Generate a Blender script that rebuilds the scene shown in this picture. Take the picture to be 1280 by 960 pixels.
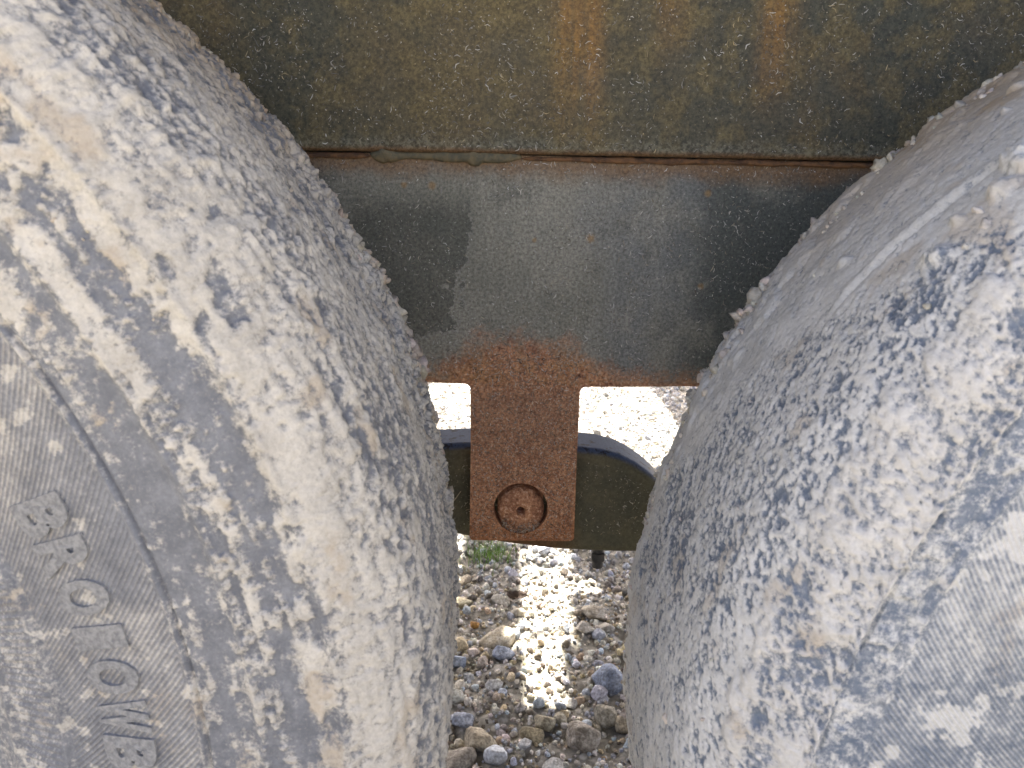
import bpy, bmesh, math
import numpy as np
from mathutils import Vector, Matrix

sc = bpy.context.scene
for o in list(bpy.data.objects):
    bpy.data.objects.remove(o)

# ------------------------------------------------------------------ camera
FPX, IW, IH = 961.0, 1280.0, 960.0
PITCH, ROLL, CAM_H = math.radians(13.3), math.radians(1.1), 0.7826
cam_d = bpy.data.cameras.new('camera')
cam = bpy.data.objects.new('camera', cam_d)
sc.collection.objects.link(cam)
fw = np.array([0, math.cos(PITCH), -math.sin(PITCH)])
u0 = np.array([0, math.sin(PITCH), math.cos(PITCH)])
r0 = np.array([1.0, 0, 0])
c_right = r0 * math.cos(ROLL) + u0 * math.sin(ROLL)
c_up = -r0 * math.sin(ROLL) + u0 * math.cos(ROLL)
c_pos = np.array([0, 0, CAM_H])
M = Matrix.Identity(4)
for i in range(3):
    M[i][0], M[i][1], M[i][2], M[i][3] = c_right[i], c_up[i], -fw[i], c_pos[i]
cam.matrix_world = M
cam_d.sensor_width = 36
cam_d.lens = FPX / IW * 36
cam_d.clip_start, cam_d.clip_end = 0.02, 2000
cam_d.dof.use_dof = True
cam_d.dof.focus_distance = 0.74
cam_d.dof.aperture_fstop = 17.0
sc.camera = cam

# ------------------------------------------------------------------ sky, sun, exposure
SUN_EL, SUN_AZ = math.radians(55), math.radians(0)
w = bpy.data.worlds.new('World')
sc.world = w
w.use_nodes = True
wn = w.node_tree
bg = wn.nodes['Background']
sky = wn.nodes.new('ShaderNodeTexSky')
sky.sky_type = 'NISHITA'
sky.sun_disc = False
sky.sun_elevation = SUN_EL
sky.sun_rotation = SUN_AZ
sky.air_density = 0.38
sky.dust_density = 6.0
sky.ozone_density = 0.3
wn.links.new(sky.outputs[0], bg.inputs[0])
bg.inputs[1].default_value = 0.12
sd = bpy.data.lights.new('sun', 'SUN')
sd.energy = 5.0
sd.angle = math.radians(0.53)
sd.color = (1.0, 0.95, 0.87)
sun = bpy.data.objects.new('sun', sd)
sc.collection.objects.link(sun)
sun_dir = Vector((math.sin(SUN_AZ) * math.cos(SUN_EL), math.cos(SUN_AZ) * math.cos(SUN_EL), math.sin(SUN_EL)))
sun.rotation_euler = sun_dir.to_track_quat('Z', 'Y').to_euler()
sun.location = (0, 5, 8)
sc.view_settings.view_transform = 'Standard'
sc.view_settings.look = 'None'
sc.view_settings.exposure = 2.9
sc.view_settings.gamma = 1.0
sc.view_settings.use_curve_mapping = False
sc.cycles.max_bounces = 5
sc.cycles.diffuse_bounces = 3
sc.cycles.glossy_bounces = 2

# ------------------------------------------------------------------ helpers
rng = np.random.default_rng(7)


def at_y(x, y, Y):
    """photo direction x, y met with the upright plane at depth Y (layout of real places)"""
    d = fw + c_right * (x - IW / 2) / FPX - c_up * (y - IH / 2) / FPX
    return c_pos + d * ((Y - c_pos[1]) / d[1])


def at_z(x, y, Z=0.0):
    d = fw + c_right * (x - IW / 2) / FPX - c_up * (y - IH / 2) / FPX
    return c_pos + d * ((Z - c_pos[2]) / d[2])


def _hash(ix, iy, seed):
    h = (ix.astype(np.int64) * 374761393 + iy.astype(np.int64) * 668265263 + seed * 974634777) & 0xFFFFFFFF
    h = ((h ^ (h >> 13)) * 1274126177) & 0xFFFFFFFF
    h = ((h ^ (h >> 16)) * 2246822519) & 0xFFFFFFFF
    return ((h ^ (h >> 15)) & 0xFFFFFF) / float(0xFFFFFF)


def vnoise(x, y, seed=0):
    x0 = np.floor(x); y0 = np.floor(y)
    fx = x - x0; fy = y - y0
    fx = fx * fx * fx * (fx * (fx * 6 - 15) + 10); fy = fy * fy * fy * (fy * (fy * 6 - 15) + 10)
    a = _hash(x0, y0, seed); b = _hash(x0 + 1, y0, seed)
    c = _hash(x0, y0 + 1, seed); d = _hash(x0 + 1, y0 + 1, seed)
    return (a * (1 - fx) + b * fx) * (1 - fy) + (c * (1 - fx) + d * fx) * fy


def fbm(x, y, seed=0, oct=4, gain=0.5):
    s = 0; amp = 1; tot = 0
    for k in range(oct):
        cs, sn = math.cos(0.6 * k), math.sin(0.6 * k)
        s = s + amp * vnoise((x * cs - y * sn) * 2 ** k + 17.3 * k, (x * sn + y * cs) * 2 ** k + 9.1 * k, seed + 31 * k)
        tot += amp; amp *= gain
    return s / tot


def sstep(a, b, x):
    t = np.clip((x - a) / (b - a), 0, 1)
    return t * t * (3 - 2 * t)


def link(o, parent=None):
    sc.collection.objects.link(o)
    if parent is not None:
        o.parent = parent
    return o


def mesh_obj(name, V, F, mat, parent=None, smooth=True, attrs=None, offset=None):
    """V (n,3), F (m,k) numpy arrays or a list of lists"""
    me = bpy.data.meshes.new(name)
    if isinstance(F, np.ndarray):
        k = F.shape[1]
        me.vertices.add(len(V)); me.vertices.foreach_set('co', np.ascontiguousarray(V, dtype=np.float32).ravel())
        me.loops.add(F.size); me.loops.foreach_set('vertex_index', F.astype(np.int32).ravel())
        me.polygons.add(len(F)); me.polygons.foreach_set('loop_start', np.arange(0, F.size, k, dtype=np.int32))
        me.update(calc_edges=True)
    else:
        me.from_pydata([tuple(v) for v in V], [], F)
    if attrs:
        for an, av in attrs.items():
            av = np.asarray(av, dtype=np.float32)
            if av.ndim == 1:
                at = me.attributes.new(an, 'FLOAT', 'POINT'); at.data.foreach_set('value', av)
            else:
                at = me.attributes.new(an, 'FLOAT_COLOR', 'POINT')
                if av.shape[1] == 3:
                    av = np.c_[av, np.ones(len(av), dtype=np.float32)]
                at.data.foreach_set('color', av.ravel())
    me.polygons.foreach_set('use_smooth', np.full(len(me.polygons), smooth))
    me.materials.append(mat)
    me.validate()
    o = bpy.data.objects.new(name, me)
    return link(o, parent)


def bm_obj(name, bm, mat, parent=None, smooth=False):
    me = bpy.data.meshes.new(name)
    bmesh.ops.recalc_face_normals(bm, faces=bm.faces)
    bm.to_mesh(me); bm.free()
    me.polygons.foreach_set('use_smooth', np.full(len(me.polygons), smooth))
    me.materials.append(mat)
    return link(bpy.data.objects.new(name, me), parent)


def bevel(o, width, seg=3, ang=35):
    m = o.modifiers.new('bevel', 'BEVEL')
    m.width = width; m.segments = seg; m.limit_method = 'ANGLE'; m.angle_limit = math.radians(ang)
    m.harden_normals = False
    return o


def tag(o, label=None, cat=None, group=None, kind=None):
    if label: o['label'] = label
    if cat: o['category'] = cat
    if group: o['group'] = group
    if kind: o['kind'] = kind
    return o


def box_bm(x0, x1, y0, y1, z0, z1, bm=None):
    bm = bm or bmesh.new()
    r = bmesh.ops.create_cube(bm, size=1)
    for v in r['verts']:
        v.co = Vector(((x0 + x1) / 2 + v.co.x * (x1 - x0), (y0 + y1) / 2 + v.co.y * (y1 - y0), (z0 + z1) / 2 + v.co.z * (z1 - z0)))
    return bm


def ico(sub):
    bm = bmesh.new(); bmesh.ops.create_icosphere(bm, subdivisions=sub, radius=1)
    V = np.array([v.co[:] for v in bm.verts]); F = np.array([[v.index for v in f.verts] for f in bm.faces]); bm.free()
    return V, F


ICO = {k: ico(k) for k in (1, 2, 3, 4)}


def rock(sub, r, planes=11, rough=0.06, flat=(1, 1, 1), sharp=14.0):
    """broken stone: soft minimum of random cutting planes"""
    V, F = ICO[sub]
    n = r.normal(size=(planes, 3)); n /= np.linalg.norm(n, axis=1)[:, None]
    h = r.uniform(0.62, 1.0, planes)
    d = np.maximum(V @ n.T, 0.02)
    rad = (np.sum((h / d) ** (-sharp), axis=1) + 1.15 ** (-sharp)) ** (-1 / sharp)
    if rough:
        ph = r.uniform(0, 50, 3)
        nn = fbm(V[:, 0] * 2.2 + V[:, 2] * 1.3 + ph[0], V[:, 1] * 2.2 - V[:, 2] * 1.1 + ph[1], int(r.integers(9999)), 3)
        rad = rad * (1 + rough * 2 * (nn - .5))
    return V * rad[:, None] * np.array(flat), F


def rot_rand(r, n):
    q = r.normal(size=(n, 4)); q /= np.linalg.norm(q, axis=1)[:, None]
    a, b, c, d = q.T
    return np.stack([np.stack([1 - 2 * (c * c + d * d), 2 * (b * c - a * d), 2 * (b * d + a * c)], -1),
                     np.stack([2 * (b * c + a * d), 1 - 2 * (b * b + d * d), 2 * (c * d - a * b)], -1),
                     np.stack([2 * (b * d - a * c), 2 * (c * d + a * b), 1 - 2 * (b * b + c * c)], -1)], 1)


def scatter(protos, P, S, r, squash=None, N=None):
    """many rocks in one mesh -> V, F, per-vertex instance index"""
    Vs, Fs, Is = [], [], []
    off = 0
    which = r.integers(0, len(protos), len(P))
    R = rot_rand(r, len(P))
    for k, (pv, pf) in enumerate(protos):
        idx = np.nonzero(which == k)[0]
        if not len(idx): continue
        v = np.einsum('nij,vj->nvi', R[idx], pv)
        if squash is not None:
            v[:, :, 2] *= squash[idx][:, None]
        v = v * S[idx][:, None, None] + P[idx][:, None, :]
        m = len(pv)
        f = pf[None] + (np.arange(len(idx)) * m)[:, None, None] + off
        Vs.append(v.reshape(-1, 3)); Fs.append(f.reshape(-1, 3)); Is.append(np.repeat(idx, m))
        off += len(idx) * m
    return np.vstack(Vs), np.vstack(Fs), np.concatenate(Is)


# ------------------------------------------------------------------ node language
class G:
    """one material's node tree, with arithmetic on sockets"""
    def __init__(self, name):
        self.m = bpy.data.materials.new(name); self.m.use_nodes = True
        self.t = self.m.node_tree; self.b = self.t.nodes['Principled BSDF']
        self.b.inputs['Specular IOR Level'].default_value = 0.4
        self.obj = self.node('ShaderNodeTexCoord').outputs['Object']
        self._xyz = None

    def node(self, k): return self.t.nodes.new(k)

    def put(self, sock, v):
        if isinstance(v, S): self.t.links.new(v.s, sock)
        elif hasattr(v, 'is_output') or isinstance(v, bpy.types.NodeSocket): self.t.links.new(v, sock)
        else:
            if isinstance(v, tuple) and len(v) == 3 and sock.type == 'RGBA': v = v + (1,)
            sock.default_value = v

    def math(self, op, *a, clamp=False):
        n = self.node('ShaderNodeMath'); n.operation = op; n.use_clamp = clamp
        for i, v in enumerate(a): self.put(n.inputs[i], v)
        return S(self, n.outputs[0])

    def xyz(self):
        if not self._xyz:
            n = self.node('ShaderNodeSeparateXYZ'); self.put(n.inputs[0], self.obj)
            self._xyz = [S(self, n.outputs[i]) for i in range(3)]
        return self._xyz

    def vec(self, sx, sy, sz):
        n = self.node('ShaderNodeMapping'); self.put(n.inputs['Vector'], self.obj)
        n.inputs['Scale'].default_value = (sx, sy, sz)
        return n.outputs[0]

    def noise(self, scale, detail=4, rough=0.55, vec=None, dist=0.0):
        n = self.node('ShaderNodeTexNoise'); self.put(n.inputs['Vector'], vec if vec is not None else self.obj)
        n.inputs['Scale'].default_value = scale; n.inputs['Detail'].default_value = detail
        n.inputs['Roughness'].default_value = rough; n.inputs['Distortion'].default_value = dist
        return S(self, n.outputs['Fac'])

    def voro(self, scale, feature='F1', out='Distance', vec=None):
        n = self.node('ShaderNodeTexVoronoi'); n.feature = feature
        self.put(n.inputs['Vector'], vec if vec is not None else self.obj); n.inputs['Scale'].default_value = scale
        return S(self, n.outputs[out])

    def smooth(self, a, b, x):
        n = self.node('ShaderNodeMapRange'); n.interpolation_type = 'SMOOTHSTEP'
        self.put(n.inputs[0], x); n.inputs[1].default_value = a; n.inputs[2].default_value = b
        return S(self, n.outputs[0])

    def mix(self, f, a, b):
        n = self.node('ShaderNodeMix'); n.data_type = 'RGBA'
        self.put(n.inputs[0], f); self.put(n.inputs[6], a); self.put(n.inputs[7], b)
        return S(self, n.outputs[2])

    def mul(self, a, b):
        n = self.node('ShaderNodeMix'); n.data_type = 'RGBA'; n.blend_type = 'MULTIPLY'
        n.inputs[0].default_value = 1; self.put(n.inputs[6], a); self.put(n.inputs[7], b)
        return S(self, n.outputs[2])

    def attr(self, name, color=False):
        n = self.node('ShaderNodeAttribute'); n.attribute_name = name
        return S(self, n.outputs['Color' if color else 'Fac'])

    def bump(self, h, strength=0.5, dist=0.002):
        n = self.node('ShaderNodeBump'); n.inputs['Strength'].default_value = strength
        n.inputs['Distance'].default_value = dist; self.put(n.inputs['Height'], h)
        self.t.links.new(n.outputs[0], self.b.inputs['Normal'])

    def out(self, col=None, rough=None, metal=None):
        if col is not None: self.put(self.b.inputs['Base Color'], col)
        if rough is not None: self.put(self.b.inputs['Roughness'], rough)
        if metal is not None: self.put(self.b.inputs['Metallic'], metal)
        return self.m


class S:
    def __init__(self, g, s): self.g, self.s = g, s
    def __add__(self, o): return self.g.math('ADD', self, o)
    __radd__ = __add__
    def __sub__(self, o): return self.g.math('SUBTRACT', self, o)
    def __rsub__(self, o): return self.g.math('SUBTRACT', o, self)
    def __mul__(self, o): return self.g.math('MULTIPLY', self, o)
    __rmul__ = __mul__
    def abs(self): return self.g.math('ABSOLUTE', self)
    def max(self, o): return self.g.math('MAXIMUM', self, o)
    def min(self, o): return self.g.math('MINIMUM', self, o)


# ------------------------------------------------------------------ materials
def mat_tyre(name, mud_a, mud_b, rub_a, rub_b):
    g = G(name)
    tint = g.attr('tint')
    fine = g.noise(480, 3, 0.75); mid = g.noise(110, 2, 0.65); spk = g.noise(230, 2, .6)
    hb = g.attr('hband'); hl = g.math('SINE', g.attr('hph') * 6.28318) * hb
    mud = g.smooth(.14, .86, g.attr('mud') + ((fine - .5) * 1.3 + (spk - .5) * 1.0 + (mid - .5) * .6) * (1 - hb * .72) - hl * .13)
    mudc = g.mix(g.smooth(.3, .72, g.noise(45, 5, .65) * .55 + fine * .45), mud_a, mud_b)
    mudc = g.mix(tint, mudc, (0.37, 0.285, 0.185))  # brown of shaded tyre tops put into the mud colour, plus brown patches
    rub = g.mix(g.smooth(.35, .7, g.noise(90, 5, 0.65) * .6 + fine * .4), rub_a, rub_b)
    scr = g.smooth(.62, .72, g.noise(800, 3, 0.7))
    rub = g.mix(scr * .5, rub, mud_a)
    g.bump(fine * .6 + spk * .4+ mud * .3 + hl * .6, 0.5, 0.0013)
    return g.out(g.mix(mud, rub, mudc), mud * .42 + .53)


def mat_clod():
    g = G('dried_mud_clods')
    c = g.attr('col', True)
    g.bump(g.noise(900, 3, .6), .5, .001)
    n = g.smooth(.3, .7, g.noise(300, 3, .6))
    return g.out(g.mul(c, g.mix(n, (.75, .73, .7), (1.1, 1.08, 1.05))), .95)


def mat_stone(name='stone', attr=True, col=(.4, .37, .33), dark=(.2, .18, .15), blot=60):
    g = G(name)
    base = g.attr('col', True) if attr else g.mix(g.smooth(.38, .68, g.noise(blot, 5, .65)), dark, col)
    n = g.noise(260, 5, .65)
    g.bump(n * .6 + g.noise(90, 3) * .4, .55, .002)
    return g.out(g.mul(base, g.mix(g.smooth(.3, .72, n), (.50, .48, .45), (1.18, 1.18, 1.18))), .9)


def mat_ground():
    g = G('gravelly_soil')
    big = g.noise(3.2, 4, .6); n = g.noise(45, 5, .65)
    vor = g.voro(70); cell = g.voro(70, out='Color')
    soil = g.mix(g.smooth(.3, .7, n), (.14, .128, .104), (.33, .31, .26))
    peb = g.mix(g.smooth(.1, .9, cell), (.22, .20, .17), (.50, .47, .41))
    c = g.mix(g.smooth(.50, .30, vor) * g.smooth(.36, .56, big + (n - .5) * .4), soil, peb)
    g.bump(n * .5 + g.noise(300, 4, .7) * .2 - vor * .4, .8, .006)
    return g.out(c, .95)


SEAM_Z = 0.8232
LOW_Z = 0.6176


def mat_upper():
    g = G('dirty_olive_panel')
    x, y, z = g.xyz()
    big = g.noise(7, 4, .6); mid = g.noise(38, 5, .65); fine = g.noise(330, 4, .7)
    c = g.mix(g.smooth(.36, .62, big), (.066, .062, .036), (.108, .083, .036))
    c = g.mix(g.smooth(.02, .20, x + (big - .5) * .3) * .55, c, (.046, .052, .041))
    c = g.mix(g.smooth(.46, .62, mid) * .6, c, (.155, .122, .055))
    c = g.mix(g.smooth(.54, .66, g.noise(14, 5, .7)) * .45, c, (.125, .09, .038))
    c = g.mix(g.smooth(.52, .68, g.noise(22, 5, .7)) * .35, c, (.035, .036, .028))
    # rusty water runs coming down from above
    wob = (g.noise(9, 3, .5, g.vec(1, 1, .25)) - .5) * .05
    drip = g.noise(60, 4, .6, g.vec(1, 1, .07))
    def run(x0, wd, zlow):
        return g.smooth(wd, wd * .2, (x + wob - x0).abs()) * g.smooth(zlow, zlow + .10, z + (mid - .5) * .04)
    r = (run(.050, .036, .812) + run(.215, .028, .840) + run(-.09, .03, .93) * .6 + run(.13, .018, .87) * .5)
    r = g.math('MULTIPLY', r, g.smooth(.34, .62, drip) * .75 + .2, clamp=True)
    c = g.mix(r * .9, c, (.235, .125, .032))
    # light dust line along the bottom lip, rust under it
    lip = g.smooth(SEAM_Z + .018, SEAM_Z + .004, z + (mid - .5) * .022)
    c = g.mix(lip * .5 * g.smooth(.35, .6, fine), c, (.17, .165, .12))
    rl = g.smooth(SEAM_Z + .006, SEAM_Z + .001, z + (mid - .5) * .01)
    c = g.mix(rl * .7, c, (.13, .06, .022))
    c = g.mix(g.smooth(.60, .70, g.noise(260, 3, .7)) * .6, c, (.26, .24, .18))
    c = g.mul(c, g.mix(g.smooth(.28, .72, fine), (.45, .45, .45), (1.35, 1.34, 1.3)))
    g.bump(mid * .6 + fine * .5, .4, .0016)
    return g.out(c, g.smooth(.2, .8, mid) * .25 + .55)


def rust_col(g):
    a = g.noise(75, 5, .7); f = g.noise(300, 4, .75)
    c = g.mix(g.smooth(.34, .66, a), (.30, .132, .066), (.52, .255, .125))
    c = g.mix(g.smooth(.54, .64, f) * .8, c, (.68, .47, .30))
    c = g.mix(g.smooth(.50, .36, f) * .6, c, (.085, .043, .025))
    return c, a, f


def mat_lower():
    g = G('rusting_steel_plate')
    x, y, z = g.xyz()
    big = g.noise(9, 4, .6); mid = g.noise(42, 5, .65); fine = g.noise(360, 4, .72)
    c = g.mix(g.smooth(.38, .62, big), (.190, .182, .140), (.245, .232, .182))
    # bluish paint showing on the right half
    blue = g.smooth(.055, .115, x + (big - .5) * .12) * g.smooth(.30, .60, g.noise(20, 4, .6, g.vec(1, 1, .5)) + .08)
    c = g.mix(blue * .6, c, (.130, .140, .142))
    c = g.mix(g.smooth(.13, .19, x + (big - .5) * .06) * .8, c, (.050, .058, .048))  # right end: dark colour together with painted shade beside the tyre
    # older dark coat with a ragged edge on the left
    ex = x + (big - .5) * .10 + (mid - .5) * .045 + (g.noise(140, 3, .6) - .5) * .014
    ez = z + (big - .5) * .02 + (mid - .5) * .030 + (g.noise(150, 3, .6) - .5) * .014
    old = g.smooth(-.0515, -.0535, ex) * g.smooth(.6635, .6655, ez) 
    oldc = g.mix(g.smooth(.35, .65, mid), (.056, .060, .044), (.086, .082, .060))
    c = g.mix(old * g.smooth(.80, .765, z + (mid - .5) * .03) * .75, c, oldc)
    c = g.mix(g.smooth(-.14, -.19, x + (mid - .5) * .05) * .7, c, (.045, .052, .040))  # left end darkened, shade beside the tyre painted in
    edge = g.smooth(-.0495, -.0515, ex) * g.smooth(.6605, .6635, ez) * (1 - old)
    c = g.mix(edge * .6 * g.smooth(.79, .75, z), c, (.23, .22, .19))
    c = g.mix(g.smooth(.50, .66, g.noise(17, 5, .7)) * .40, c, (.29, .27, .21))
    c = g.mix(g.smooth(.54, .68, g.noise(31, 5, .7)) * .45, c, (.085, .085, .066))
    # vertical rain streaking
    st = g.noise(120, 4, .6, g.vec(1, 1, .06))
    c = g.mul(c, g.mix(g.smooth(.3, .7, st), (.93, .93, .93), (1.06, 1.06, 1.06)))
    rc, ra, rf = rust_col(g)
    # rust along the seam above, along the cut edge and around the neck of the tab
    top = g.smooth(SEAM_Z - .028, SEAM_Z - .006, z + (mid - .5) * .03)
    c = g.mix(top * .8, c, g.mix(mid, (.15, .075, .028), (.21, .12, .05)))
    hill = g.smooth(.098, .035, (x - .012).abs() + (g.noise(30, 4, .65) - .5) * .05) * .027 + .004
    neck = g.smooth(.020, -.012, z - LOW_Z - hill + (mid - .5) * .075 + (rf - .5) * .05)
    tabm = neck.max(g.smooth(.632, .612, z + (mid - .5) * .02))
    c = g.mix(tabm, c, rc)
    c = g.mix(neck * g.smooth(.612, .622, z) * g.smooth(.40, .60, mid) * .6, c, (.42, .22, .085))
    dk = g.smooth(.60, .70, g.noise(95, 4, .6)) * neck * g.smooth(.60, .63, z)
    c = g.mix(dk * .9, c, (.075, .028, .018))
    # brown-grey skin on the tab under its neck, fresher orange rust at its foot
    c = g.mix(g.smooth(.622, .595, z) * g.smooth(.47, .62, z + (ra - .5) * .12) * .45, c, (.30, .18, .11))
    c = g.mix(g.smooth(.500, .462, z + (ra - .5) * .05) * .4, c, (.29, .105, .03))
    # stray rust blooms
    for (px, py, rr) in ((738, 298, .0055), (885, 242, .0045), (540, 232, .0050), (876, 358, .004), (505, 231, .004), (668, 300, .003)):
        q = at_y(px, py, .70)
        d = g.math('SQRT', (x - float(q[0])) * (x - float(q[0])) + (z - float(q[2])) * (z - float(q[2]))) + (fine - .5) * .004
        c = g.mix(g.smooth(rr, rr * .3, d) * .75, c, (.27, .165, .065))
    c = g.mix(g.smooth(.59, .69, g.noise(270, 3, .7)) * .6, c, (.36, .34, .29))
    c = g.mul(c, g.mix(g.smooth(.28, .72, fine), (.5, .5, .5), (1.32, 1.32, 1.3)))
    g.bump(mid * .5 + fine * .6 + tabm * rf * .8, .45, .0016)
    return g.out(c, g.smooth(.2, .8, mid) * .2 + .55 + tabm * .2)


def mat_rust():
    g = G('rusted_iron')
    c, a, f = rust_col(g)
    g.bump(a * .6 + f * .6, .6, .0018)
    return g.out(c, .88)


def mat_beam():
    g = G('olive_beam_paint_sky_sheen')
    x, y, z = g.xyz()
    n = g.noise(30, 5, .65); f = g.noise(330, 4, .7)
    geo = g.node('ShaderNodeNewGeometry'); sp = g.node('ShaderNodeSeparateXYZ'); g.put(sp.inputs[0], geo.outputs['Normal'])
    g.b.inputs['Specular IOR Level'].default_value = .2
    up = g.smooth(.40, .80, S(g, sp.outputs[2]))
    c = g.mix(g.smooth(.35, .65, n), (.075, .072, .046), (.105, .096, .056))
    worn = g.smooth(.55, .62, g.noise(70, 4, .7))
    c = g.mix(up, c, g.mix(worn, (.050, .072, .128), (.02, .022, .03)))  # sky reflection painted blue on upward faces, broken by dark worn spots
    c = g.mix(g.smooth(.012, .003, (z - .452) + (n - .5) * .02 + (x * .08)) * g.smooth(.06, .02, (x - .02).abs()) * .7, c, (.15, .07, .025))
    c = g.mul(c, g.mix(g.smooth(.25, .75, f), (.7, .7, .7), (1.2, 1.2, 1.2)))
    g.bump(n * .4 + f * .5, .3, .0014)
    return g.out(c, .62 + up * .06)


def mat_plain(name, a, b, scale=60, rough=.8, bs=.4):
    g = G(name)
    n = g.noise(scale, 5, .65)
    g.bump(n, bs, .002)
    return g.out(g.mix(g.smooth(.35, .65, n), a, b), rough)


def mat_attr(name, rough=.9):
    g = G(name)
    return g.out(g.attr('col', True), rough)


MT_L = mat_tyre('mud_caked_rubber_warm', (.38, .35, .295), (.60, .56, .48), (.120, .125, .136), (.215, .220, .228))
MT_R = mat_tyre('mud_caked_rubber_pale', (.45, .44, .405), (.62, .61, .575), (.095, .122, .165), (.20, .222, .250))
M_CLOD = mat_clod()
M_GROUND = mat_ground()
M_GRAVEL = mat_stone('mixed_gravel')
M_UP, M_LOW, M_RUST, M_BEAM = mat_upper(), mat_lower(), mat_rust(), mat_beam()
M_HULL = mat_plain('olive_hull_paint', (.06, .06, .04), (.09, .085, .05), 12, .6)
M_FLECK = mat_attr('dry_dust_flecks')
M_DARK = mat_plain('dark_steel', (.03, .03, .03), (.06, .055, .05), 80, .6)
M_RIM = mat_plain('dusty_rim_paint', (.22, .20, .17), (.38, .35, .30), 40, .8)
M_WELD = mat_plain('weld_scale', (.085, .080, .052), (.15, .12, .065), 130, .8, .7)
M_SEAM = mat_plain('dark_seam_rust', (.07, .038, .02), (.17, .085, .035), 120, .9, .7)
M_STRAW = mat_plain('dry_straw', (.36, .30, .18), (.5, .43, .28), 200, .8)
M_GRASS = mat_plain('grass_blade', (.10, .20, .03), (.22, .34, .07), 60, .7)
M_LETTER = mat_plain('dusty_rubber_letter', (.185, .185, .183), (.315, .31, .295), 420, .85, .8)
M_LEAF = mat_plain('dead_leaf', (.04, .025, .018), (.09, .06, .04), 90, .8)

# ------------------------------------------------------------------ ground
def ground_h(x, y):
    h = (fbm(x / .55, y / .55, 3, 3) - .5) * .05 + (fbm(x / .12, y / .12, 5, 4) - .5) * .022 + (fbm(x / .03, y / .03, 9, 4, .6) - .5) * .020
    return h * sstep(12, 4, np.hypot(x, y - 1.5))


def axis(dense0, dense1, step, lo, hi):
    a = list(np.arange(dense0, dense1, step))
    s = step; v = dense1
    while v < hi: a.append(v); s *= 1.35; v += s
    s = step; v = dense0
    while v > lo: s *= 1.35; v -= s; a.insert(0, v)
    return np.array(a)


xs = axis(-.45, 1.0, .007, -400, 400); ys = axis(.75, 3.7, .009, -400, 600)
gx, gy = np.meshgrid(xs, ys)
gz = ground_h(gx, gy)
nx, ny = len(xs), len(ys)
ii = np.arange(nx * ny).reshape(ny, nx)
GF = np.stack([ii[:-1, :-1], ii[:-1, 1:], ii[1:, 1:], ii[1:, :-1]], -1).reshape(-1, 4)
ground = mesh_obj('ground', np.stack([gx, gy, gz], -1).reshape(-1, 3), GF, M_GROUND)
tag(ground, kind='structure')

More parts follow.
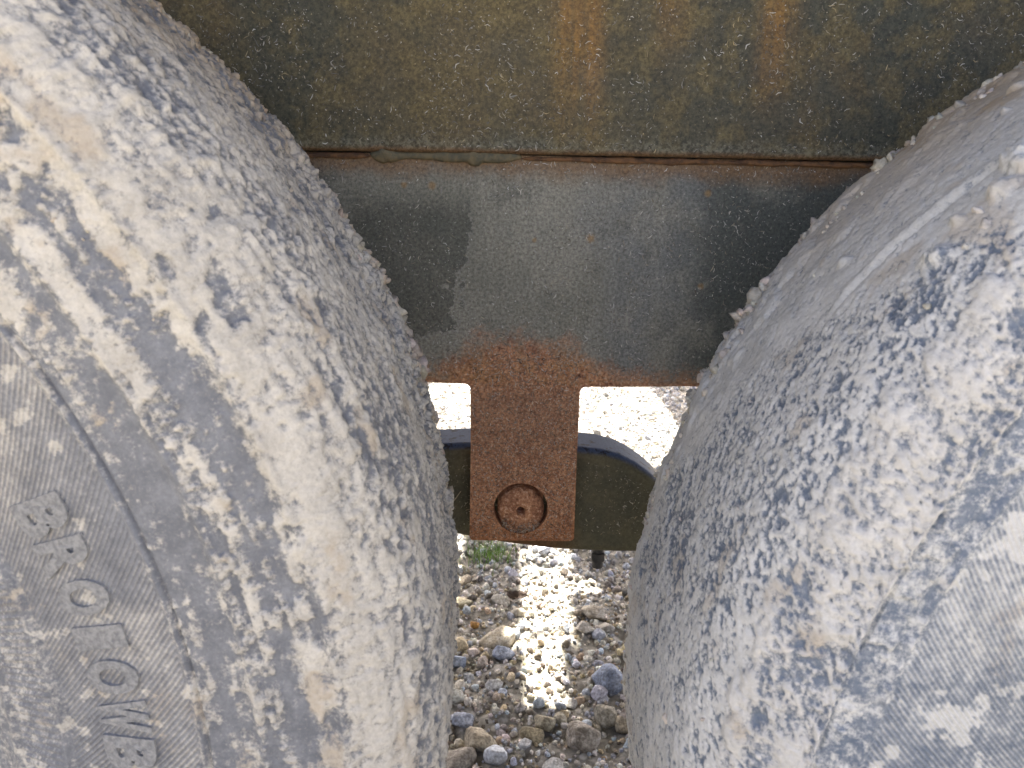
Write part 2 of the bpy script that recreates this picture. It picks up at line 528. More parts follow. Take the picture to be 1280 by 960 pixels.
# ------------------------------------------------------------------ loose stones one can point at
STONES = [  # photo x, y, width px, height ratio, colour light, colour dark, label
    (762, 857, 42, .95, (.36, .40, .47), (.20, .23, .29), 'largest blue-grey angular rock beside the right tyre'),
    (725, 922, 44, .95, (.42, .38, .31), (.20, .17, .13), 'big oval brown-grey stone at the bottom right between the tyres'),
    (760, 898, 30, 1.2, (.50, .46, .37), (.30, .27, .20), 'tall tan slab stone just below the blue-grey rock'),
    (598, 922, 42, .85, (.50, .44, .32), (.30, .25, .17), 'big beige blocky stone at the bottom left between the tyres'),
    (571, 948, 44, .75, (.38, .34, .27), (.22, .19, .15), 'dull tan lump of stone in the lower left corner of the gap'),
    (621, 945, 30, .85, (.62, .64, .64), (.50, .52, .53), 'bright bluish-white stone at the bottom, right of the beige block'),
    (621, 803, 44, .6, (.60, .55, .45), (.42, .36, .25), 'pale wedge-shaped stone left of the sunlit strip'),
    (630, 826, 28, .75, (.42, .46, .52), (.27, .30, .36), 'blue-grey stone just under the pale wedge-shaped stone'),
    (743, 769, 32, .7, (.58, .53, .43), (.38, .33, .25), 'pale flat-topped stone right of the sunlit strip'),
    (730, 794, 24, .7, (.52, .49, .42), (.36, .33, .28), 'light grey stone touching the right edge of the sunlit strip'),
    (747, 802, 17, .85, (.44, .46, .50), (.30, .32, .36), 'round blue-grey pebble between two pale stones on the right'),
    (758, 788, 22, .7, (.60, .57, .49), (.44, .40, .33), 'cream stone near the right tyre above the blue pebble'),
    (665, 922, 28, .75, (.44, .38, .25), (.25, .21, .13), 'yellow-brown stone at the bottom centre of the gap'),
    (682, 908, 26, .9, (.46, .42, .30), (.29, .25, .17), 'olive-tan stone left of the big oval stone'),
    (570, 836, 24, .8, (.42, .47, .54), (.29, .33, .39), 'blue-grey stone against the left tyre at mid height'),
    (567, 880, 24, .85, (.56, .56, .49), (.42, .41, .35), 'pale greenish-white stone against the left tyre'),
    (593, 786, 12, .95, (.50, .29, .09), (.36, .19, .06), 'small orange pebble left of the pale wedge-shaped stone'),
    (657, 937, 18, .8, (.62, .62, .60), (.48, .48, .46), 'small white stone beneath the yellow-brown stone'),
    (626, 752, 24, .55, (.56, .54, .48), (.40, .38, .32), 'pale flat stone left of the dark leaf'),
    (648, 772, 20, .75, (.58, .53, .43), (.40, .36, .28), 'cream stone below the dark leaf'),
    (577, 747, 26, .6, (.62, .57, .40), (.46, .40, .26), 'yellowish pale stone by the left tyre under the beam'),
    (692, 957, 28, .6, (.56, .56, .53), (.40, .40, .38), 'pale grey stone cut by the bottom edge of the picture'),
    (783, 912, 28, 1.0, (.47, .40, .28), (.30, .25, .17), 'sandy stone half hidden behind the right tyre'),
    (676, 884, 16, .8, (.54, .50, .43), (.38, .34, .28), 'small cream stone at the lower end of the sunlit strip'),
    (711, 884, 20, .6, (.60, .58, .53), (.44, .42, .38), 'flat whitish stone above the big oval stone'),
    (585, 850, 16, .8, (.50, .51, .49), (.34, .35, .35), 'grey pebble right of the blue-grey stone by the left tyre'),
    (579, 905, 26, .6, (.40, .43, .48), (.27, .29, .33), 'flat slate-blue stone above the dull tan lump'),
    (700, 905, 18, .9, (.52, .48, .36), (.36, .32, .23), 'sandy pebble between the olive-tan and big oval stones'),
    (618, 866, 22, .5, (.56, .56, .53), (.42, .42, .40), 'thin whitish stone in the dark soil left of centre'),
    (650, 893, 14, .8, (.46, .44, .40), (.30, .28, .25), 'small grey stone in dark soil above the yellow-brown stone'),
]
keep_out = []
for i, (px, py, wpx, hr, ca, cb, lab) in enumerate(STONES):
    p = at_z(px, py + wpx * hr * .3, 0.0)
    dist = np.linalg.norm(p - c_pos)
    size = wpx * dist / FPX / 2 * 1.02
    r = np.random.default_rng(100 + i)
    V, F = rock(4, r, 13, .10, (1, 1, .9), 22)
    V = V @ rot_rand(r, 1)[0].T
    V[:, 0] /= np.abs(V[:, 0]).max(); V[:, 1] /= np.abs(V[:, 1]).max(); V[:, 2] /= np.abs(V[:, 2]).max()
    V = V * size * np.array([1, .95, max(hr, .55) * .95])
    gzv = float(ground_h(np.array([p[0]]), np.array([p[1]]))[0])
    o = mesh_obj('stone', V, F, mat_stone('stone_surface', False, ca, cb, 50 + 10 * (i % 5)))
    o.location = (p[0], p[1], gzv + size * hr * .45)
    tag(o, lab, 'stone', 'larger loose stones between the tyres')
    keep_out.append((p[0], p[1], size * .75))
keep_out = np.array(keep_out)

# ------------------------------------------------------------------ gravel (nobody could count it)
def gravel():
    r = np.random.default_rng(21)
    PAL = 1.36 * np.array([(.50, .46, .38), (.42, .39, .33), (.58, .55, .49), (.34, .36, .39), (.44, .47, .52), (.40, .33, .22), (.30, .26, .20), (.52, .43, .27), (.62, .60, .56), (.24, .22, .20), (.16, .135, .105)])
    PW = np.array([.16, .15, .12, .12, .10, .10, .1, .05, .06, .05, .12])
    out = []
    def layer(n, x0, x1, y0, y1, s0, s1, pw, sub, sink, nz=None, zone=None):
        P = np.c_[r.uniform(x0, x1, n), r.uniform(y0, y1, n)]
        if zone == 'view':   # the wedge of ground that can be seen between the tyres, plus a margin
            k = (P[:, 0] > -.09 * P[:, 1] - .09) & (P[:, 0] < .20 * P[:, 1] + .08)
            P = P[k]
        elif zone == 'rest':
            k = ~((P[:, 0] > -.09 * P[:, 1] - .09) & (P[:, 0] < .20 * P[:, 1] + .08))
            P = P[k]
        if nz is not None:
            f = fbm(P[:, 0] / .13, P[:, 1] / .13, 77, 3)
            P = P[r.uniform(0, 1, len(P)) < sstep(nz - .18, nz + .12, f) * .9 + .1]
        s = s0 + (s1 - s0) * r.uniform(0, 1, len(P)) ** pw
        if len(keep_out):
            d = np.hypot(P[:, None, 0] - keep_out[None, :, 0], P[:, None, 1] - keep_out[None, :, 1]) - keep_out[None, :, 2] - s[:, None] * .4
            k = d.min(1) > 0
            P, s = P[k], s[k]
        z = ground_h(P[:, 0], P[:, 1]) + s * (r.uniform(.0, .7, len(P)) - sink)
        protos = [rock(sub, r, 9, .0 if sub == 1 else .08, (1, r.uniform(.7, 1), r.uniform(.6, .9)), 30) for _ in range(14)]
        V, F, I = scatter(protos, np.c_[P, z], s, r)
        ci = r.choice(len(PAL), len(P), p=PW / PW.sum())
        # stone colour turns bluer further back
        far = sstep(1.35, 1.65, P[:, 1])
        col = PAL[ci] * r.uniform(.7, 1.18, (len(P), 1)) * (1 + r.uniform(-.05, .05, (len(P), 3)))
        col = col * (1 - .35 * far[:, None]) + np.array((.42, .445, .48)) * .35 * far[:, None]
        out.append((V, F, col[I]))
    layer(700, -.5, 1.0, .8, 3.7, .009, .016, 1.6, 3, .1, .42, 'view')
    layer(12000, -.5, 1.0, .8, 3.7, .0045, .010, 1.5, 2, .05, .40, 'view')
    layer(46000, -.5, 1.0, .8, 3.7, .0022, .0055, 1.4, 1, .0, None, 'view')
    layer(5000, -1.6, 1.9, -.3, 4.2, .006, .016, 1.8, 1, .1, .40, 'rest')
    layer(12000, -1.6, 1.9, -.3, 4.2, .003, .007, 1.4, 1, .0, None, 'rest')
    V = []; F = []; C = []; off = 0
    for v, f, c in out:
        V.append(v); F.append(f + off); C.append(c); off += len(v)
    return np.vstack(V), np.vstack(F), np.vstack(C)


gv, gf, gc = gravel()
gr = mesh_obj('gravel', gv, gf, M_GRAVEL, smooth=False, attrs={'col': gc})
tag(gr, 'mixed grey, blue and tan gravel covering the ground between the tyres', 'gravel', kind='stuff')

# ------------------------------------------------------------------ the machine
ROOT = (0.0, 0.72, 0.0)
machine = link(bpy.data.objects.new('wheeled_machine', None))
machine.location = ROOT
tag(machine, 'muddy heavy machine with two mud-caked tyres and a dark frame with a rusty tab', 'machine')


def part(o, parent=machine):
    """meshes of the frame are drawn in world measures"""
    o.location = (-ROOT[0], -ROOT[1], -ROOT[2])
    return o


# ---- tyres
def catmull(P, n):
    P = np.array(P, float); out = []
    Q = np.vstack([2 * P[0] - P[1], P, 2 * P[-1] - P[-2]])
    for i in range(len(P) - 1):
        t = np.linspace(0, 1, n, endpoint=False)[:, None]
        a, b, c_, d = Q[i:i + 4]
        out.append(.5 * ((2 * b) + (c_ - a) * t + (2 * a - 5 * b + 4 * c_ - d) * t ** 2 + (3 * b - a - 3 * c_ + d) * t ** 3))
    out.append(P[-1:]); return np.vstack(out)


def tyre_profile(R, Wd):
    h = Wd / 2
    half = [(0, R), (-.5 * h, R - .002), (-.72 * h, R - .008), (-.88 * h, R - .024), (-.965 * h, R - .050), (-1.0 * h, R - .082),
            (-1.0 * h, R - .115), (-.96 * h, R - .15), (-.88 * h, R - .19), (-.78 * h, R - .225), (-.70 * h, R - .25)]
    full = [(-a, b) for a, b in half[:0:-1]] + half
    return catmull(full, 60)


class Tyre:
    def __init__(self, R, Wd):
        self.R = R
        P = tyre_profile(R, Wd)
        s = np.r_[0, np.cumsum(np.linalg.norm(np.diff(P, axis=0), axis=1))]
        s -= s[len(s) // 2]
        self.P, self.s = P, s            # s < 0 inner (chassis) side, s > 0 outer side

    def at(self, s):
        y = np.interp(s, self.s, self.P[:, 0]); r = np.interp(s, self.s, self.P[:, 1])
        e = .002
        dy = np.interp(s + e, self.s, self.P[:, 0]) - np.interp(s - e, self.s, self.P[:, 0])
        dr = np.interp(s + e, self.s, self.P[:, 1]) - np.interp(s - e, self.s, self.P[:, 1])
        L = np.hypot(dy, dr) + 1e-12
        return y, r, dr / L, -dy / L      # position and outward normal (ny, nr)

    def s_of_r(self, r):                  # on the outer side
        k = self.s > 0
        return float(np.interp(-r, -self.P[k, 1], self.s[k]))

    def grid(self, th0, th1, dth, ds, s_in, fine=()):
        """dense in the sector and on the side that matters, coarse elsewhere"""
        th = np.r_[np.arange(th0, th1, dth), np.arange(th1, th0 + 360, 3.0)]
        s = np.r_[np.linspace(self.s[0], s_in, 30, endpoint=False), np.arange(s_in, self.s[-1], ds), self.s[-1]]
        for c in fine:
            s = np.r_[s[np.abs(s - c) > .0058], np.arange(c - .0055, c + .0055, .0004)]
        s = np.sort(s)
        return np.radians(th), s

    def build(self, th, s, disp, attrs, name, mat, parent):
        T, Sg = np.meshgrid(th, s)
        y, r, ny_, nr = self.at(Sg)
        r = r + nr * disp; y = y + ny_ * disp
        V = np.stack([r * np.cos(T), y, r * np.sin(T)], -1).reshape(-1, 3)
        n, m = len(s), len(th)
        a = np.arange(n * m).reshape(n, m); b = np.roll(a, -1, 1)
        F = np.stack([a[:-1], a[1:], b[1:], b[:-1]], -1).reshape(-1, 4)
        return mesh_obj(name, V, F, mat, parent, True, {k: v.ravel() for k, v in attrs.items()})

    def point(self, th, s, h):
        y, r, ny_, nr = self.at(s)
        r = r + nr * h; y = y + ny_ * h
        return np.stack([r * np.cos(th), y, r * np.sin(th)], -1)


def ridge(s, s0, w):                       # rounded bead at s0
    return np.exp(-((s - s0) / w) ** 2)


def hatch(T, R, s, s_lo, s_hi, pitch, slant):
    ph = (T * R * math.cos(slant) + s * math.sin(slant)) / pitch
    band = sstep(s_lo, s_lo + .002, s) * sstep(s_hi, s_hi - .002, s)
    return ph, band


def clods(ty, th_rng, s_rng, n, size, seed, thr, parent, base, tend=1.0, outl=.35):
    r = np.random.default_rng(seed)
    th = np.radians(r.uniform(*th_rng, n)); s = s_rng[0] + (s_rng[1] - s_rng[0]) * r.uniform(0, 1, n) ** tend
    f = fbm(th * ty.R / .022, s / .016, seed, 3)
    k = f > thr
    th, s, f = th[k], s[k], f[k]
    sz = (size[0] + (size[1] - size[0]) * r.uniform(0, 1, len(s)) ** 3) * (.6 + 1.2 * (f - thr) / (1 - thr))
    P = ty.point(th, s, sz * outl + .0008)
    protos = [rock(2, r, 9, .75, (1, .8, .65), 14) for _ in range(12)]
    V, F, I = scatter(protos, P, sz, r)
    col = np.array(base) * r.uniform(.75, 1.15, (len(P), 1)) * (1 + r.uniform(-.04, .04, (len(P), 3)))
    return V, F, col[I]


def join(parts):
    V = []; F = []; C = []; off = 0
    for v, f, c in parts:
        V.append(v); F.append(f + off); C.append(c); off += len(v)
    return np.vstack(V), np.vstack(F), np.vstack(C)


def wheel_disc(R, parent, label):
    """steel wheel: flange, rim barrel, dished disc with hub"""
    prof = [(-.100, R - .262), (-.106, R - .246), (-.098, R - .238), (-.088, R - .252), (-.070, R - .262), (-.02, R - .275), (.03, R - .262),
            (.088, R - .252), (.098, R - .238), (.106, R - .246), (.098, R - .270), (.02, R - .292), (-.03, R - .300), (-.035, R - .34),
            (-.01, .10), (-.055, .095), (-.062, .06), (-.06, .0)]
    n = 64
    th = np.radians(np.arange(n) * 360 / n)
    V = np.array([[r * math.cos(t), y, r * math.sin(t)] for (y, r) in prof for t in th])
    a = np.arange(len(prof) * n).reshape(len(prof), n); b = np.roll(a, -1, 1)
    F = np.stack([a[:-1], a[1:], b[1:], b[:-1]], -1).reshape(-1, 4)
    o = mesh_obj('wheel', V, F, M_RIM, parent)
    o['label'] = label
    for k in range(8):
        t = k * math.pi / 4 + .2
        bm = bmesh.new(); bmesh.ops.create_cone(bm, cap_ends=True, segments=6, radius1=.014, radius2=.012, depth=.022)
        bmesh.ops.rotate(bm, verts=bm.verts, matrix=Matrix.Rotation(math.pi / 2, 3, 'X'))
        q = bm_obj('wheel_nut', bm, M_DARK, o); q.location = (.075 * math.cos(t), -.068, .075 * math.sin(t))
    return o


# left wheel ------------------------------------------------------------
tl = Tyre(.518, .28)
wl = wheel_disc(.518, machine, 'left wheel whose tyre is caked in warm grey mud with raised lettering')
wl.location = (-.5575 - ROOT[0], .449 - ROOT[1], .498); wl.rotation_euler = (0, 0, math.radians(1.5))
th, s = tl.grid(-14, 66, .115, .0012, -.17, (tl.s_of_r(.409) - .0015,))
T, Sg = np.meshgrid(th, s)
A = T * tl.R; deg = np.degrees(T)
s_cord, s_r2, s_r3, s_sh, s_in, s_bead = [tl.s_of_r(v) for v in (.409, .438, .475, .503, .337, .305)]
n_big = fbm(A / .055, Sg / .045, 1, 4); n_mid = fbm(A / .02, Sg / .016, 2, 4); n_str = fbm(A / .022, Sg / .0055, 3, 4)
n_fin = fbm(A / .0045, Sg / .0035, 4, 3); n_grit = fbm(A / .0016, Sg / .0016, 5, 2); n_pt = fbm(A / .012, Sg / .010, 6, 4, .6)
tread = sstep(s_sh + .006, s_sh - .010, Sg + (n_mid - .5) * .02)
cream = sstep(s_r3 + .010, s_r3 - .004, Sg + (n_mid - .5) * .026) * (1 - tread)
mixb = sstep(s_r2 + .006, s_r2 - .004, Sg) * (1 - tread) * (1 - cream)
upper = sstep(27, 38, deg + (n_big - .5) * 16)
smooth_band = sstep(s_cord + .001, s_cord - .001, Sg) * (1 - mixb) * (1 - cream) * (1 - tread)
cordb = sstep(s_cord - .001, s_cord + .001, Sg)
n_spk = fbm(A / .0075, Sg / .0032, 7, 4, .6); n_sp2 = fbm((A - Sg * .4) / .0042, (Sg + A * .3) / .0030, 8, 3, .6)
n_cir = fbm(A / .100, Sg / .0075, 10, 4, .55)
m_tread = .58 + .9 * (n_spk - .5) + 1.7 * (n_sp2 - .5) + .6 * (n_big - .5) + 1.0 * (fbm(A / .09, Sg / .009, 15, 3) - .5)
m_cream = .93 + 1.0 * (n_cir - .5) + 1.0 * (n_sp2 - .5) + .5 * (n_spk - .5) + .4 * (n_big - .5) - .70 * sstep(20, 28, deg) * sstep(.575, .62, fbm(A / .03, Sg / .016, 14, 4)) * sstep(s_sh + .006, s_sh + .02, Sg)
m_mix = .31 + 2.4 * (n_cir - .5) + 1.2 * (n_pt - .5) + 1.3 * (n_sp2 - .5) + .8 * (n_spk - .5) + .38 * upper
m_smooth = .26 + .8 * (n_spk - .5) + 1.0 * (n_sp2 - .5) + 1.6 * (n_cir - .52) + .8 * (n_pt - .5) + .25 * upper * sstep(.48, .56, n_pt)
m_cord = .33 + .5 * (n_big - .5) + .3 * (n_mid - .5) + sstep(.66, .72, n_pt) * .4
m_tread, m_cream, m_mix, m_smooth, m_cord = [np.clip(v, 0, 1) for v in (m_tread, m_cream, m_mix, m_smooth, m_cord)]
mud = tread * m_tread + cream * m_cream + mixb * m_mix + smooth_band * m_smooth + cordb * m_cord
mud = np.clip(mud, 0, 1)
thick = tread * (m_tread * (.0012 + .0022 * n_mid) + .0015 * sstep(.5, .8, n_pt)) + cream * m_cream * (.0022 + .003 * n_mid) + mixb * sstep(.35, .75, m_mix) * (.0010 + .002 * n_mid) + smooth_band * sstep(.5, .8, m_smooth) * .0012
back = sstep(.03, -.09, Sg)
thick = thick + back * .0040 * sstep(.42, .72, n_pt) + tread * ((n_fin - .5) * .0012 + (n_spk - .5) * .0012) + mud * (n_grit - .5) * .0007
lines = ridge(Sg, s_cord, .0011) * .0013 - ridge(Sg, s_cord - .0024, .0008) * .0018 + ridge(Sg, s_r2, .0022) * .0022 + ridge(Sg, s_r3, .0025) * .0026 + (sstep(s_r3 + .002, s_r3 - .002, Sg) * .0016 + sstep(s_sh + .003, s_sh - .001, Sg) * .0018) * sstep(-.03, .07, Sg)
lines = lines - sstep(s_r2 - .001, s_r2 + .001, Sg) * .0012
inner = sstep(s_in - .001, s_in + .001, Sg) * .0030 + ridge(Sg, s_bead, .003) * .002
ribs = sstep(s_in + .003, s_in + .004, Sg) * sstep(s_bead - .004, s_bead - .006, Sg) * (np.sin(A / .0062 * 2 * math.pi) > .2) * .0008
hph, hband = hatch(T, .372, Sg, s_cord + .0015, s_in - .001, .0024, math.radians(43))
# tread wear grooves running round
groove = -ridge(Sg, -.055 + (n_big - .5) * .004, .0022) * .0016 - ridge(Sg, .050, .003) * .001
tint = np.clip(sstep(26, 50, deg) * sstep(.13, -.06, Sg) * .85 + sstep(.62, .75, fbm(A / .03, Sg / .02, 12, 4)) * .45, 0, 1)  # painted overhead shade and warm bounce near the top, plus brown mud patches
tl.build(th, s, thick + lines + inner + ribs + groove, {'mud': mud, 'tint': tint, 'hph': hph, 'hband': hband}, 'tyre', MT_L, wl)
cl = join([clods(tl, (-12, 62), (-.165, -.055), 6500, (.0010, .0038), 31, .44, wl, (.50, .45, .36), 1, .2),
           clods(tl, (13, 34), (-.112, -.072), 2600, (.0012, .0046), 32, .46, wl, (.52, .46, .37), 1, .5),
           clods(tl, (15, 31), (-.104, -.082), 700, (.0012, .0046), 36, .50, wl, (.52, .46, .37), 1, 1.1),
           clods(tl, (14, 34), (-.106, -.078), 520, (.0025, .0085), 38, .53, wl, (.50, .45, .38), 1, .5),
           clods(tl, (36, 43), (-.100, -.080), 60, (.002, .0055), 39, .50, wl, (.46, .37, .26), 1, .5),
           clods(tl, (-8, 60), (-.110, -.075), 800, (.0010, .0040), 35, .50, wl, (.50, .435, .355), 1, .7),
           clods(tl, (-12, 62), (-.07, .10), 2600, (.0008, .0030), 33, .55, wl, (.52, .47, .38), 1, .1),
           clods(tl, (18, 55), (.07, .17), 500, (.0010, .0036), 34, .60, wl, (.60, .53, .42), 1, 0)])
tag(mesh_obj('mud_clods', cl[0], cl[1], M_CLOD, wl, True, {'col': cl[2]}), kind='stuff')


def letters(ty, text, th_start, r_mid, height, step, parent):
    for k, ch in enumerate(text):
        cu = bpy.data.curves.new('raised_letter', 'FONT'); cu.body = ch; cu.size = 1.0; cu.extrude = .5; cu.resolution_u = 4
        cu.offset = .05
        to = bpy.data.objects.new('raised_letter', cu); sc.collection.objects.link(to)
        dg = bpy.context.evaluated_depsgraph_get()
        me = bpy.data.meshes.new_from_object(to.evaluated_get(dg))
        bpy.data.objects.remove(to)
        bm = bmesh.new(); bm.from_mesh(me)
        bmesh.ops.triangulate(bm, faces=bm.faces)
        co = np.array([v.co[:] for v in bm.verts])
        lo, hi = co.min(0), co.max(0)
        u = (co[:, 0] - (lo[0] + hi[0]) / 2) / max(hi[0] - lo[0], .3) * step * .86
        v = ((co[:, 1] - lo[1]) / (hi[1] - lo[1]) - .5) * height
        hgt = (co[:, 2] - lo[2]) / (hi[2] - lo[2]) * .00145 - .0012
        rr = r_mid + v
        tt = math.radians(th_start) - (k + .5) * step / r_mid - u / rr
        ss = np.array([ty.s_of_r(q) for q in rr])
        W_ = ty.point(tt, ss, hgt)
        for vtx, q in zip(bm.verts, W_): vtx.co = q
        o = bm_obj('raised_letter', bm, M_LETTER, parent, False)
        bevel(o, .0009, 2, 40)


letters(tl, 'BROIOWB', 24.2, .3715, .0275, .0213, wl)

# right wheel -----------------------------------------------------------
tr = Tyre(.482, .28)
wr = wheel_disc(.482, machine, 'right wheel whose tyre is coated in pale bluish-grey dried mud')
wr.location = (.5714 - ROOT[0], .441 - ROOT[1], .462); wr.rotation_euler = (0, 0, math.radians(-.5))
th, s = tr.grid(108, 196, .12, .0012, -.17, (tr.s_of_r(.4325),))
T, Sg = np.meshgrid(th, s)
A = T * tr.R; deg = np.degrees(T)
q_cord, q_rg, q_cr, q_in, q_bead = [tr.s_of_r(v) for v in (.4125, .4325, .465, .315, .285)]
n_big = fbm(A / .06, Sg / .05, 41, 4); n_mid = fbm(A / .02, Sg / .015, 42, 4); n_str = fbm((A + Sg * .6) / .0070, (Sg - A * .45) / .0030, 43, 4, .6)
n_fin = fbm(A / .0045, Sg / .0030, 44, 3); n_grit = fbm(A / .0016, Sg / .0016, 45, 2); n_pt = fbm(A / .014, Sg / .011, 46, 4, .6)
tread = sstep(q_cr + .004, q_cr - .008, Sg + (n_mid - .5) * .022)
cream = sstep(q_rg + .004, q_rg - .003, Sg + (n_mid - .5) * .010) * (1 - tread)
strip = sstep(q_cord + .001, q_cord - .001, Sg) * (1 - tread) * (1 - cream)
cordb = sstep(q_cord - .001, q_cord + .001, Sg)
# the crown keeps a smooth skin of dried slurry; towards the shoulder it is broken into feathery flecks
feather = sstep(0, .05, Sg + (n_big - .5) * .06 - np.interp(deg, [128, 143, 152, 165], [.085, .06, -.02, -.07]))
n_sp2 = fbm((A + Sg * .5) / .0034, (Sg - A * .4) / .0019, 48, 3, .6)
m_tread = 1.02 - feather * (.34 - 1.1 * (n_str - .5) - 2.6 * (n_sp2 - .5)) - .7 * (n_big - .5) * feather - .8 * feather * (fbm((A + Sg * .6) / .05, (Sg - A * .45) / .012, 49, 3) - .5) - (1 - feather) * sstep(.56, .66, n_str) * .35
m_tread = np.clip(m_tread, 0, 1)
m_cream = np.clip(.76 + 1.5 * (n_mid - .5) + 1.4 * (n_sp2 - .5) + .8 * (n_big - .5), 0, 1)
m_strip = np.clip(.42 + .7 * (n_pt - .5) + .8 * (n_fin - .5), 0, 1)
m_cord = np.clip(.34 + .6 * (n_big - .5) + .5 * (n_fin - .5) + sstep(.62, .68, n_pt) * .45, 0, 1)
mud = np.clip(tread * m_tread + cream * m_cream + strip * m_strip + cordb * m_cord, 0, 1)
thick = tread * (np.clip(m_tread, 0, 1) * (.0010 + .0016 * n_mid)) + cream * m_cream * (.0022 + .003 * n_mid) + strip * sstep(.55, .7, n_pt) * .0015
for (d0, s0, w0, h0) in ((134.0, .072, .011, .007), (136.8, .080, .008, .005), (139.0, .074, .006, .004), (131.0, .066, .009, .006), (126.5, -.02, .006, .005), (129.5, .004, .005, .004), (141.5, .083, .010, .005), (143.0, .010, .006, .0035)):
    rr_ = np.hypot((deg - d0) * math.pi / 180 * tr.R, Sg - s0) + (n_mid - .5) * w0 * 1.6 + (n_fin - .5) * w0 * .6
    thick = thick + h0 * sstep(w0, w0 * .3, rr_) * (.75 + .8 * (n_fin - .3))
back = sstep(.02, -.10, Sg)
thick = thick + back * .0028 * sstep(.42, .75, n_mid) + tread * (n_fin - .5) * .0006 + mud * (n_grit - .5) * .0006
lines = ridge(Sg, q_cord - .001, .0016) * .0014 - ridge(Sg, q_cord - .0045, .0022) * .0010 + ridge(Sg, q_rg - .001, .0013) * .0016 - ridge(Sg, q_rg + .0015, .0009) * .0016 * sstep(.42, .55, n_mid)
inner = sstep(q_in - .001, q_in + .001, Sg) * .003 + ridge(Sg, q_bead, .003) * .002
hph, hband = hatch(T, .36, Sg, q_cord + .0015, q_in - .001, .0022, math.radians(-35))
groove = -ridge(Sg, .062 - sstep(132, 146, deg) * .022 + (n_mid - .5) * .002, .0016) * .0024 * sstep(150, 141, deg) + ridge(Sg, .056 - sstep(132, 146, deg) * .022, .003) * .0012 * sstep(150, 141, deg)
tint = np.clip(sstep(150, 126, deg + (n_big - .5) * 10) * sstep(.06, -.08, Sg) * .8 + sstep(.66, .78, fbm(A / .03, Sg / .02, 52, 4)) * .35 + cream * .12, 0, 1)  # browner top stands for overhead shade and ground bounce; patches are mud
tr.build(th, s, thick + lines + inner + groove, {'mud': mud, 'tint': tint, 'hph': hph, 'hband': hband}, 'tyre', MT_R, wr)
cl = join([clods(tr, (112, 192), (-.160, -.06), 1600, (.0010, .0042), 61, .50, wr, (.54, .50, .43), 1, .2),
           clods(tr, (118, 158), (-.115, -.080), 420, (.0015, .0075), 62, .53, wr, (.56, .52, .45), 1, .35),
           clods(tr, (115, 190), (-.115, -.075), 500, (.0010, .0035), 65, .50, wr, (.52, .47, .40), 1, .6),
           clods(tr, (112, 192), (-.07, .13), 600, (.0008, .0036), 63, .60, wr, (.58, .55, .49), 1, .05)])
tag(mesh_obj('mud_clods', cl[0], cl[1], M_CLOD, wr, True, {'col': cl[2]}), kind='stuff')

# ---- axles running from the wheels into the frame
for (ax, az) in ((-.5575, .498), (.5714, .462)):
    bm = bmesh.new(); bmesh.ops.create_cone(bm, cap_ends=True, segments=32, radius1=.07, radius2=.055, depth=.34)
    bmesh.ops.rotate(bm, verts=bm.verts, matrix=Matrix.Rotation(math.pi / 2, 3, 'X'))
    bmesh.ops.translate(bm, verts=bm.verts, vec=(ax, .56, az))
    part(bm_obj('axle', bm, M_DARK, machine, True))
bm = box_bm(-.70, -.42, .7161, .80, .40, .70); part(bevel(bm_obj('axle_bracket', bm, M_DARK, machine), .006))
bm = box_bm(.43, .71, .7161, .80, .36, .70); part(bevel(bm_obj('axle_bracket', bm, M_DARK, machine), .006))


# ---- flecks of dried dust and chaff stuck to the steel
def flecks(parent, n, sampler, Yf, seed, cols, ln=(.0010, .0058), wd=(.00045, .0010)):
    r = np.random.default_rng(seed)
    P = sampler(r, n); n = len(P)
    L = ln[0] + (ln[1] - ln[0]) * r.uniform(0, 1, n) ** 4.0; Wd = r.uniform(*wd, n)
    L = np.maximum(L, Wd)
    ang = r.uniform(0, math.pi, n); bend = r.uniform(-.5, .5, n)
    t = np.array([-1, 0, 1.0])
    ca, sa = np.cos(ang), np.sin(ang)
    V = np.zeros((n, 9, 3))
    for i, q in enumerate(t):
        cx = q * L / 2; cz = bend * L * (q * q - .5) * .6
        for j, e in enumerate((-1, 0, 1)):
            lx = cx; lz = cz + e * Wd / 2 * (1 if q == 0 else .45)
            V[:, i * 3 + j, 0] = P[:, 0] + lx * ca - lz * sa
            V[:, i * 3 + j, 2] = P[:, 1] + lx * sa + lz * ca
            V[:, i * 3 + j, 1] = Yf - (.0005 if e == 0 else .00005)
    f = []
    for i in range(2):
        for j in range(2):
            f.append([i * 3 + j, i * 3 + j + 3, i * 3 + j + 4, i * 3 + j + 1])
    F = (np.array(f)[None] + (np.arange(n) * 9)[:, None, None]).reshape(-1, 4)
    col = np.array(cols)[r.integers(0, len(cols), n)] * (.22 + .85 * r.uniform(0, 1, (n, 1)) ** 1.6)
    o = mesh_obj('dust_flecks', V.reshape(-1, 3), F, M_FLECK, parent, True, {'col': np.repeat(col, 9, 0)})
    return tag(o, kind='stuff')


def box_sampler(x0, x1, z0, z1, thr=.0, scale=.05, sd=5):
    def f(r, n):
        P = np.c_[r.uniform(x0, x1, n), r.uniform(z0, z1, n)]
        k = r.uniform(0, 1, n) < sstep(.30, .62, fbm(P[:, 0] / scale, P[:, 1] / scale, sd, 3)) * .85 + .15
        return P[k]
    return f


DUST = [(.50, .47, .40), (.42, .39, .33), (.55, .53, .48), (.38, .33, .24)]
CHAFF = [(.50, .34, .22), (.56, .44, .31), (.42, .25, .15), (.54, .48, .40)]

